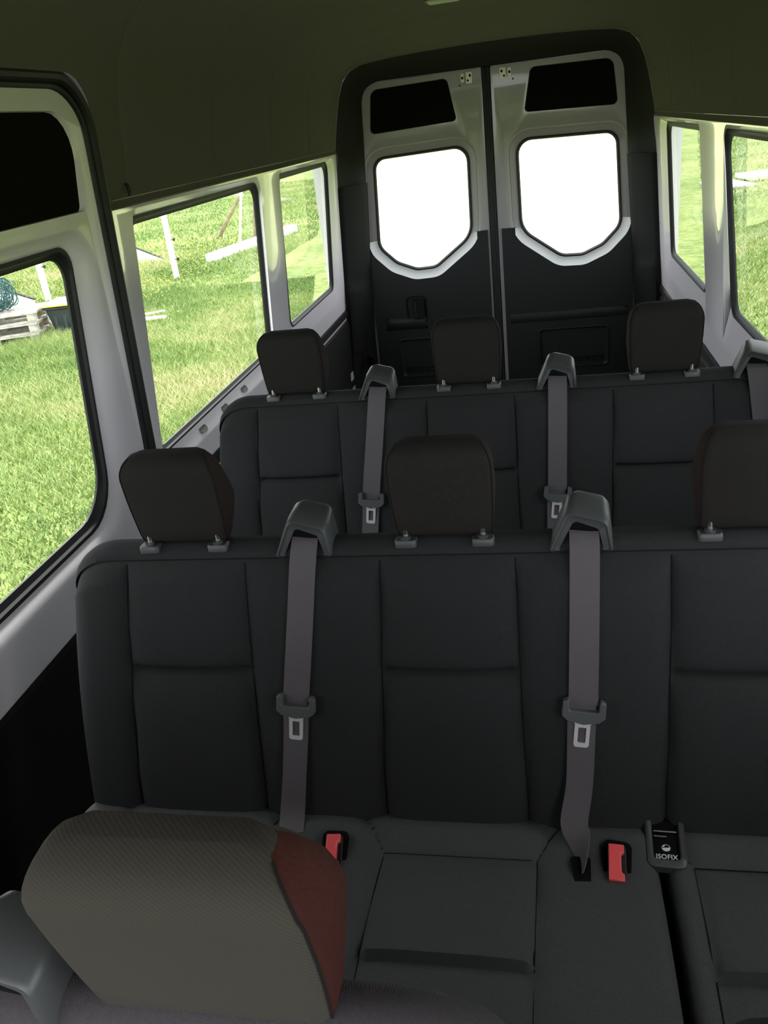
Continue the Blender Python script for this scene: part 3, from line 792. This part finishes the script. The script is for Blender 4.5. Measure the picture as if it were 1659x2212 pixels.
m = MB(); m.box((DSX-.52, -.15, .21), (.40, .40, .38)); m.build('seat_base', LOWER, ds, bevel=.01)

# ---------------------------------------------------------------- seat belts
def ribbon(mb, pts, w, th=.0014, xdir=None):
    """pts: (x,y,z[,twist]) centre line; flat band"""
    pts = [(Vector(p[:3]), (p[3] if len(p) > 3 else 0), (p[4] if len(p) > 4 else 1)) for p in pts]
    # smooth resample
    out = []
    for i in range(len(pts)-1):
        p0 = pts[max(0, i-1)]; p1 = pts[i]; p2 = pts[i+1]; p3 = pts[min(len(pts)-1, i+2)]
        for k in range(6):
            t = k/6
            f = lambda a, b, c, d: .5*((2*b)+(c-a)*t+(2*a-5*b+4*c-d)*t*t+(3*b-a-3*c+d)*t**3)
            out.append((Vector([f(p0[0][q], p1[0][q], p2[0][q], p3[0][q]) for q in range(3)]), p1[1]+(p2[1]-p1[1])*t, p1[2]+(p2[2]-p1[2])*t))
    out.append(pts[-1]); loops = []
    for i, (p, tw, ws) in enumerate(out):
        a = out[max(0, i-1)][0]; b = out[min(len(out)-1, i+1)][0]; t = (b-a).normalized()
        u = Vector((1, 0, 0)); u = (u-t*u.dot(t)).normalized(); n = t.cross(u)
        u2 = u*math.cos(tw)+n*math.sin(tw); n2 = n*math.cos(tw)-u*math.sin(tw)
        loops.append([p+u2*w/2*ws+n2*th/2, p-u2*w/2*ws+n2*th/2, p-u2*w/2*ws-n2*th/2, p+u2*w/2*ws-n2*th/2])
    mb.loft(loops, True, True, True)
def seat_belt(loc, label, x, xt, zt, xb, slot=None, hang=.012):
    root = empty('seat_belt', loc, label, 'seat belt', 'seat belts hanging down the bench backrests')
    m = MB()
    yo = lambda z, e: fy(z)-e
    pts = [(x, yo(.985, 0)+.030, 1.004), (x, yo(.985, 0)+.008, .998), (x, yo(.97, .006), .985, ), (x+(xt-x)*.1, yo(.955, .020), .955), (x+(xt-x)*.45, yo(.86, .030), .86), (x+(xt-x)*.8, yo(.78, .034), .78), (xt, yo(zt+.012, .036), zt+.012)]
    ribbon(m, pts, .0475)
    # lap half: leaves the tongue behind and goes down
    xb_ = xb
    if slot: pts2 = [(xt-.002, yo(zt+.02, .034), zt+.02), (xt-.004, yo(zt-.03, .0345), zt-.03), (xt+(xb_-xt)*.6, yo(.60, .038), .60, 0, .95), (xb_-.004, yo(.545, .050), .545, .0, .98), (xb_+.002, 1.0-BY, .530, .5, .95), (slot[0]+.004, slot[1]+.028-BY, .520, 1.1, .75), (slot[0]+.001, slot[1]+.004-BY, .508, 1.35, .45)]
    else: pts2 = [(xt-.002, yo(zt+.02, .034), zt+.02), (xt-.004, yo(zt-.03, .0345), zt-.03), (xt+(xb_-xt)*.6, yo(.60, .038), .60, 0, .95), (xb_, yo(.53, .040), .53), (xb_+.002, yo(.50, .050)-.01, .512)]
    ribbon(m, pts2, .046)
    m.build('webbing', WEB, root, sharp=60)
    # tongue
    poly = [(-.0345, .020), (-.027, .024), (-.0245, .022), (-.0245, .004), (.0245, .004), (.0245, .022), (.027, .024), (.0345, .020), (.035, -.006), (.026, -.014), (0, -.019), (-.026, -.014), (-.035, -.006)]
    t = MB(); t.prism(rpoly(poly, .003, 3), lambda u, v, h: (u, -h, v), .013)
    tg = t.build('tongue', TONGUE, root, bevel=.003); tg.location = (xt, yo(zt, .036)+.003, zt); tg.rotation_euler = (-.22, .10, 0)
    l = MB(); ou = rpoly([(-.0125, -.062), (.0125, -.062), (.0125, -.020), (.019, -.014), (-.019, -.014), (-.0125, -.020)], [.005, .005, .003, .002, .002, .003], 4)
    ih = rpoly([(-.0065, -.054), (.0065, -.054), (.0065, -.027), (.006, -.0262), (-.006, -.0262), (-.0065, -.027)], [.002, .002, .001, .0005, .0005, .001], 4)
    for a, b in ((-.0035, 0), ):
        l.loft([[(x_, a, z_) for x_, z_ in ou], [(x_, a, z_) for x_, z_ in ih], [(x_, b, z_) for x_, z_ in ih], [(x_, b, z_) for x_, z_ in ou], [(x_, a, z_) for x_, z_ in ou]])
    lp = l.build('latch_plate', STEEL, tg, sharp=30); lp.location = (0, -.005, 0)
    return root
R2, R3 = (0, BY, 0), (-.02, BY+.86, 0)
seat_belt(R2, 'grey belt down the middle bench, left one, between outer and central headrests', -.176, -.205, .722, -.228)
seat_belt(R2, 'grey belt down the middle bench tucked into a seat slot by the right red buckle', .298, .289, .722, .273, slot=(.276, .941))
seat_belt(R3, 'grey belt down the rearmost bench, left one, tongue just left of a middle-row headrest', -.176, -.206, .716, -.228)
seat_belt(R3, 'grey belt down the rearmost bench, centre one, tongue above a middle-row belt hood', .296, .288, .716, .273, slot=(.276, .941))
seat_belt(R3, 'grey belt at the right end of the rearmost bench under the sunlit hood', .775, .80, .722, .80)

# dome lamp on the roof
dl_ = empty('dome_lamp', (-.10, 3.74, 2.055), 'pale flat dome lamp on the headliner, cut by the top edge', 'lamp')
m = MB(); m.prism(rpoly(rect(-.075, .075, -.05, .05), .015), lambda u, v, h: (u, v, -h), .016); m.build('lamp_housing', HOOD, dl_, bevel=.003)
m = MB(); m.prism(rpoly(rect(-.062, .062, -.055, .04), .012), lambda u, v, h: (u, v, -.016-h), .008); m.build('lamp_lens', LAMP, dl_, bevel=.003)

# ---------------------------------------------------------------- outside
def ground_mat():
    m = bpy.data.materials.new('meadow'); m.use_nodes = True; nt = m.node_tree; b = nt.nodes['Principled BSDF']
    b.inputs['Roughness'].default_value = .9; b.inputs['Specular IOR Level'].default_value = .1
    tc = nt.nodes.new('ShaderNodeTexCoord')
    n1 = nt.nodes.new('ShaderNodeTexNoise'); n1.inputs['Scale'].default_value = .55; n1.inputs['Detail'].default_value = 7; n1.inputs['Roughness'].default_value = .65
    n2 = nt.nodes.new('ShaderNodeTexNoise'); n2.inputs['Scale'].default_value = 9; n2.inputs['Detail'].default_value = 6; n2.inputs['Roughness'].default_value = .7
    L = nt.links.new
    L(tc.outputs['Object'], n1.inputs['Vector']); L(tc.outputs['Object'], n2.inputs['Vector'])
    r1 = nt.nodes.new('ShaderNodeValToRGB'); e = r1.color_ramp.elements
    e[0].position = .33; e[0].color = (0.143, 0.210, 0.063, 1); e[1].position = .68; e[1].color = (0.286, 0.319, 0.144, 1)
    k = r1.color_ramp.elements.new(.5); k.color = (0.210, 0.269, 0.090, 1)
    r2 = nt.nodes.new('ShaderNodeValToRGB'); e = r2.color_ramp.elements
    e[0].position = .35; e[0].color = (.55, .55, .5, 1); e[1].position = .68; e[1].color = (1.25, 1.2, 1.2, 1)
    mx = nt.nodes.new('ShaderNodeMix'); mx.data_type = 'RGBA'; mx.blend_type = 'MULTIPLY'; mx.inputs['Factor'].default_value = 1
    L(n1.outputs['Fac'], r1.inputs['Fac']); L(n2.outputs['Fac'], r2.inputs['Fac']); L(r1.outputs['Color'], mx.inputs['A']); L(r2.outputs['Color'], mx.inputs['B']); L(mx.outputs['Result'], b.inputs['Base Color'])
    return m
m = MB(); m.add([(-120, -60, GZ), (120, -60, GZ), (120, 160, GZ), (-120, 160, GZ)], [(0, 1, 2, 3)])
o = m.build('ground', ground_mat(), kind='structure'); tag(o, 'green meadow ground around the vehicle', 'ground')
GLARE = mat('glare_grass', (.30, .335, .16), .9, .2, var=.25, vscale=.5)  # pale wedge added to wash out the rear windows, glare as ground colour
m = MB(); pts = []
Ys = [12.8, 14.5, 20, 28, 40, 60, 95]
Lx = [(-.200*y-.02+.08*math.sin(y*2.1), y) for y in Ys]; Rx = [(.105*y+.22+.08*math.sin(y*1.7), y) for y in Ys]
m.loft([[(a, y, GZ+.012), (b, y, GZ+.012)] for (a, y), (b, _) in zip(Lx, Rx)], closed=False)
o = m.build('glare_path', GLARE, kind='structure'); tag(o, 'pale ground wedge added behind the vehicle, glare put into its colour', 'ground')

# grass blades: one uncountable mass
def grass_mat():
    m = bpy.data.materials.new('grass_blades'); m.use_nodes = True; nt = m.node_tree; b = nt.nodes['Principled BSDF']
    b.inputs['Roughness'].default_value = .7; b.inputs['Specular IOR Level'].default_value = .2
    g = nt.nodes.new('ShaderNodeAttribute'); g.attribute_name = 'blade'; g.attribute_type = 'GEOMETRY'
    r = nt.nodes.new('ShaderNodeValToRGB'); e = r.color_ramp.elements
    e[0].position = 0; e[0].color = (0.143, 0.227, 0.068, 1); e[1].position = 1; e[1].color = (0.504, 0.462, 0.270, 1)
    for p, c in ((.35, (0.227, 0.319, 0.099, 1)), (.62, (0.311, 0.386, 0.135, 1)), (.82, (0.420, 0.445, 0.216, 1))):
        k = e.new(p); k.color = c
    nt.links.new(g.outputs['Fac'], r.inputs['Fac']); nt.links.new(r.outputs['Color'], b.inputs['Base Color'])
    return m
def fbm(x, y, seed):
    r = np.random.default_rng(seed); v = np.zeros_like(x)
    for o in range(6):
        a = r.uniform(0, 2*np.pi, 4); k = .35*1.8**o
        for q in a: v += np.sin((x*np.cos(q)+y*np.sin(q))*k*2+r.uniform(0, 6.28))*(.62**o)/2
    return v
def blades(regions):
    B = []; A = []
    for (x0, x1, y0, y1, n, h, w) in regions:
        x = rng.uniform(x0, x1, n); y = rng.uniform(y0, y1, n)
        if (x0 < 0): keep = x < -.235*y-.3
        else: keep = x > .165*y+.5
        keep &= ~((np.abs(x) < 2.0) & (y < 6))
        x, y = x[keep], y[keep]; n = len(x)
        f = fbm(x, y, 3); f2 = fbm(x*2.3, y*2.3, 5)
        hh = h*(.55+.9*rng.random(n))*(1+.30*f)
        hh = np.clip(hh, .02, None)
        an = rng.uniform(0, 2*np.pi, n); ln = rng.uniform(.2, 1.3, n)*hh; la = rng.uniform(0, 2*np.pi, n)
        ww = w*(.6+.8*rng.random(n))
        p0 = np.stack([x-np.cos(an)*ww/2, y-np.sin(an)*ww/2, np.full(n, GZ)], -1); p1 = np.stack([x+np.cos(an)*ww/2, y+np.sin(an)*ww/2, np.full(n, GZ)], -1)
        tip = np.stack([x+np.cos(la)*ln, y+np.sin(la)*ln, GZ+hh], -1)
        B.append(np.stack([p0, p1, tip], 1).reshape(-1, 3))
        a = np.clip(.36+.22*f2+.14*f+rng.normal(0, .17, n)+(rng.random(n) < .05)*.5, 0, 1)
        A.append(np.repeat(a, 3))
    V = np.concatenate(B).astype(np.float32); At = np.concatenate(A).astype(np.float32); n = len(V)//3
    me = bpy.data.meshes.new('meadow_grass'); me.vertices.add(len(V)); me.vertices.foreach_set('co', V.ravel())
    me.loops.add(3*n); me.loops.foreach_set('vertex_index', np.arange(3*n, dtype=np.int32)); me.polygons.add(n)
    me.polygons.foreach_set('loop_start', np.arange(0, 3*n, 3, dtype=np.int32)); me.update(calc_edges=True)
    at = me.attributes.new('blade', 'FLOAT', 'POINT'); at.data.foreach_set('value', At)
    return me
me = blades([(-7.5, -1.9, 1.5, 14, 200000, .055, .011), (-12, -5, 6, 20, 100000, .07, .015), (-22, -5, 15, 45, 90000, .09, .030), (1.9, 7, 5, 20, 90000, .055, .012), (4, 16, 18, 55, 60000, .09, .034), (-7.0, -5.6, 9.4, 10.65, 7000, .10, .010)])
o = link('meadow_grass', me, grass_mat(), smooth=False); tag(o, 'rough green and straw-coloured grass growing over the meadow', 'grass', kind='stuff')
# buttercups
fv = []; ff = []
def flower_field(n, x0, x1, y0, y1, zl, zh, s):
    for _ in range(n):
        x, y = random.uniform(x0, x1), random.uniform(y0, y1)
        if x > -.24*y-.3: continue
        z = GZ+random.uniform(zl, zh); b = len(fv); r = s*random.uniform(.6, 1.3); t = random.uniform(-.5, .5)
        for k in range(6): a = k*pi/3; fv.append((x+r*math.cos(a), y+r*math.sin(a), z+t*r*math.cos(a)))
        ff.append(tuple(range(b, b+6)))
flower_field(5200, -12, -6.0, 12.0, 21, .06, .24, .0115); flower_field(160, -7, -2.5, 4, 14, .04, .09, .010)
me = bpy.data.meshes.new('buttercups'); me.from_pydata(fv, [], ff); o = link('buttercup_flowers', me, mat('buttercup', (.85, .66, .04), .6, .2), smooth=False); tag(o, 'yellow buttercup flowers scattered through the meadow grass', 'flowers', kind='stuff')

def fence_post(x, y, label, h=1.5, w=.09, ins=(.16, -.24)):
    r = empty('fence_post', (x, y, GZ), label, 'post', 'white fence posts in the meadow')
    m = MB(); m.prism(rpoly(rect(-w/2, w/2, -w/2, w/2), .01), lambda u, v, q: (u, v, q-.02), h); m.build('post', POSTW, r, bevel=.01)
    for z in ins:
        m = MB(); m.tube([(w/2, 0, z), (w/2+.06, 0, z+.005)], .008, 6); m.tube([(w/2+.06, 0, z-.025), (w/2+.06, 0, z+.03)], [.018, .026], 8); m.build('insulator', BLACK, r)
fence_post(-6.68, 15.25, 'thick white fence post standing alone in the large left window', ins=(.72, .36))
fence_post(-8.66, 13.9, 'white fence post behind the black tub, in the sliding-door window', ins=(.62,))
# timber frame beyond: three separate timbers leaning together
def pole(name, a, b, r0, r1, m_, label, cat, n=8):
    a = Vector(a); b = Vector(b); root = MB(); b2_ = a+(b-a)*1.9
    root.tube([(0, 0, 0), (b2_-a)], [r0, r1], n)
    o = root.build(name, m_); o.location = a; tag(o, label, cat); return o
pole('timber_pole', (-8.15, 21.5, GZ-.03), (-7.33, 21.5, .353), .055, .05, WOODB, 'brown timber pole leaning to the right, beyond the white beam', 'pole')
pole('timber_prop', (-6.80, 20.7, GZ-.03), (-6.60, 20.7, .482), .075, .10, WOODB, 'split brown timber prop behind the far end of the white beam', 'pole', 6)
pole('white_rod', (-6.87, 19.6, GZ-.03), (-6.60, 19.6, .562), .030, .030, POSTW, 'slim white rod leaning just behind the white beam', 'pole')
m = MB(); R_ = Matrix.Rotation(-.10, 3, 'Z')
m.prism(rpoly(rect(-.12, .12, 0, .21), .02), lambda u, v, q: (u+q*.16, q, v-.02), 4.2)
o = m.build('square_timber', WOODW, bevel=.01); o.location = (-6.62, 17.0, GZ); tag(o, 'whitewashed square beam lying in the grass', 'beam')
for loc, rz, d, lab in (((-5.66, 11.62, GZ+.03), .75, (.62, .14, .03), 'weathered plank on the grass, the farther of a crossed pair'), ((-5.48, 11.22, GZ+.045), .28, (.60, .12, .035), 'pale plank on the grass, the nearer of a crossed pair')):
    m = MB(); m.box((0, 0, .02), d); o = m.build('plank', WOODG if rz > .5 else WOODW, bevel=.006); o.location = loc; o.rotation_euler = (0, .03, rz); tag(o, lab, 'plank', 'planks in the grass')
for loc, rz, d, lab in (((4.60, 21.4, GZ+.05), .3, (.75, 1.3, .08), 'flat weathered board in the grass seen low in the right window'), ((5.75, 22.4, GZ+.10), .25, (1.3, .9, .10), 'pale slab in the grass at the right photo edge')):
    m = MB(); m.box((0, 0, 0), d); o = m.build('board', WOODG if loc[0] < 5 else SLAB, bevel=.01); o.location = loc; o.rotation_euler = (.04, 0, rz); tag(o, lab, 'board')
# grey sheets
def sheet(pts, th, label):
    pts = [Vector(p) for p in pts]; n = (pts[1]-pts[0]).cross(pts[3]-pts[0]).normalized()
    r = empty('grey_sheet', pts[0], label, 'sheet')
    m = MB(); m.loft([[p-pts[0] for p in pts], [p-pts[0]+n*th for p in pts]], cap0=True, cap1=True); m.build('sheet', SHEET, r)
    m = MB(); m.tube([pts[0]-pts[0], pts[1]-pts[0]], .022, 6); m.build('edge_bead', BLACK, r)
sheet([(-9.35, 13.5, -.22), (-8.66, 13.5, -.49), (-8.66, 13.3, -.64), (-9.35, 13.3, -.64)], .02, 'grey sheet with dark edge leaning behind the pallets')
sheet([(-9.1, 18, -.10), (-8.06, 18, -.60), (-8.10, 17.8, -.65), (-9.1, 17.8, -.65)], .02, 'grey sheet with dark edge sloping down beside the lone white post')

# pallets
def pallet():
    r = empty('pallet', (0, 0, 0), '', 'pallet', 'stack of wooden pallets')
    for k in range(5):
        m = MB(); m.box((0, -.35+.175*k, .133), (1.2, .12, .022)); m.build('deck_board', WOODG, r, bevel=.003)
    for j in (-1, 0, 1):
        m = MB(); m.box((j*.53, 0, .111), (.12, .80, .022)); m.build('stringer', WOODG, r, bevel=.003)
        for i in (-1, 0, 1):
            m = MB(); m.box((j*.53, i*.34, .061), (.12, .11, .078)); m.build('block', WOODB if (i+j) % 2 else WOODG, r, bevel=.003)
    for i in (-1, 0, 1):
        m = MB(); m.box((0, i*.34, .011), (1.2, .10, .022)); m.build('bottom_board', WOODG, r, bevel=.003)
    return r
p0 = pallet()
labs = ['lowest weathered wooden pallet of the stack in the sliding-door window', 'middle weathered wooden pallet of the stack in the sliding-door window', 'topmost wooden pallet of the stack, under the teal netting']
for k in range(3):
    p = p0 if k == 0 else copy_tree(p0)
    p.location = (-7.42, 10.62, GZ+.002+.146*k); p.rotation_euler = (0, 0, .30+.03*k); p['label'] = labs[k]
# teal netting coil
r = empty('net_coil', (-7.42, 10.70, GZ+.44), 'dark teal netting coil lying on top of the pallet stack', 'netting')
m = MB()
for k in range(26):
    R0 = random.uniform(.17, .27); ax = Vector((random.uniform(-1, 1), random.uniform(-1, 1), random.uniform(-.6, 1))).normalized()
    u = ax.orthogonal().normalized(); w = ax.cross(u); c = Vector((random.uniform(-.05, .05), random.uniform(-.05, .05), .24))
    m.tube([c+u*R0*1.1*math.cos(2*pi*q/28)+w*R0*math.sin(2*pi*q/28) for q in range(28)], .008, 5, True)
m.build('netting', NET, r)
# black tub with pale lid
r = empty('tub', (-6.42, 10.98, GZ), 'black ribbed plastic tub with white yellow-edged lid, beside the pallets', 'tub')
m = MB(); ribs = []
def tubring(a, b, z, rib=0):
    return [(x, y, z) for x, y in rpoly(rect(-a, a, -b, b), .05)]
m.loft([tubring(.27, .20, 0), tubring(.33, .26, .40), tubring(.36, .29, .41), tubring(.36, .29, .43)], cap0=True)
for k in range(4): m.box((-.21+.14*k, -.232, .20), (.05, .03, .38))
m.build('tub_body', BIN, r, bevel=.006)
m = MB(); m.box((.02, .02, .452), (.78, .62, .016)); m.build('lid_rim', YEL, r)
m = MB(); m.box((.02, .02, .470), (.77, .61, .022)); m.build('lid', POSTW, r, bevel=.006)
r.rotation_euler = (0, 0, .12)

# ---------------------------------------------------------------- light
w = bpy.data.worlds.new('World'); SC.world = w; w.use_nodes = True; nt = w.node_tree; bg = nt.nodes['Background']
tc = nt.nodes.new('ShaderNodeTexCoord'); sx = nt.nodes.new('ShaderNodeSeparateXYZ'); rp = nt.nodes.new('ShaderNodeValToRGB')
rp.color_ramp.elements[0].position = 0; rp.color_ramp.elements[0].color = (.86, .90, .95, 1)
rp.color_ramp.elements[1].position = .7; rp.color_ramp.elements[1].color = (1.0, 1.0, 1.0, 1)
nt.links.new(tc.outputs['Generated'], sx.inputs[0]); nt.links.new(sx.outputs['Z'], rp.inputs['Fac']); nt.links.new(rp.outputs['Color'], bg.inputs['Color'])
bg.inputs['Strength'].default_value = 1.0
sun = bpy.data.lights.new('sun', 'SUN'); sun.energy = 2.2; sun.angle = math.radians(12); sun.color = (1, .96, .88)
so = bpy.data.objects.new('sun', sun); COL.objects.link(so); so.rotation_euler = (math.radians(38), 0, math.radians(200))

SC.view_settings.view_transform = 'Standard'; SC.view_settings.look = 'None'; SC.view_settings.exposure = 2.55; SC.view_settings.gamma = 1; SC.view_settings.use_curve_mapping = False
SC.cycles.max_bounces = 10; SC.cycles.diffuse_bounces = 5; SC.cycles.glossy_bounces = 4; SC.cycles.transparent_max_bounces = 16
SC.cycles.caustics_reflective = False; SC.cycles.caustics_refractive = False
SC.cycles.use_denoising = True
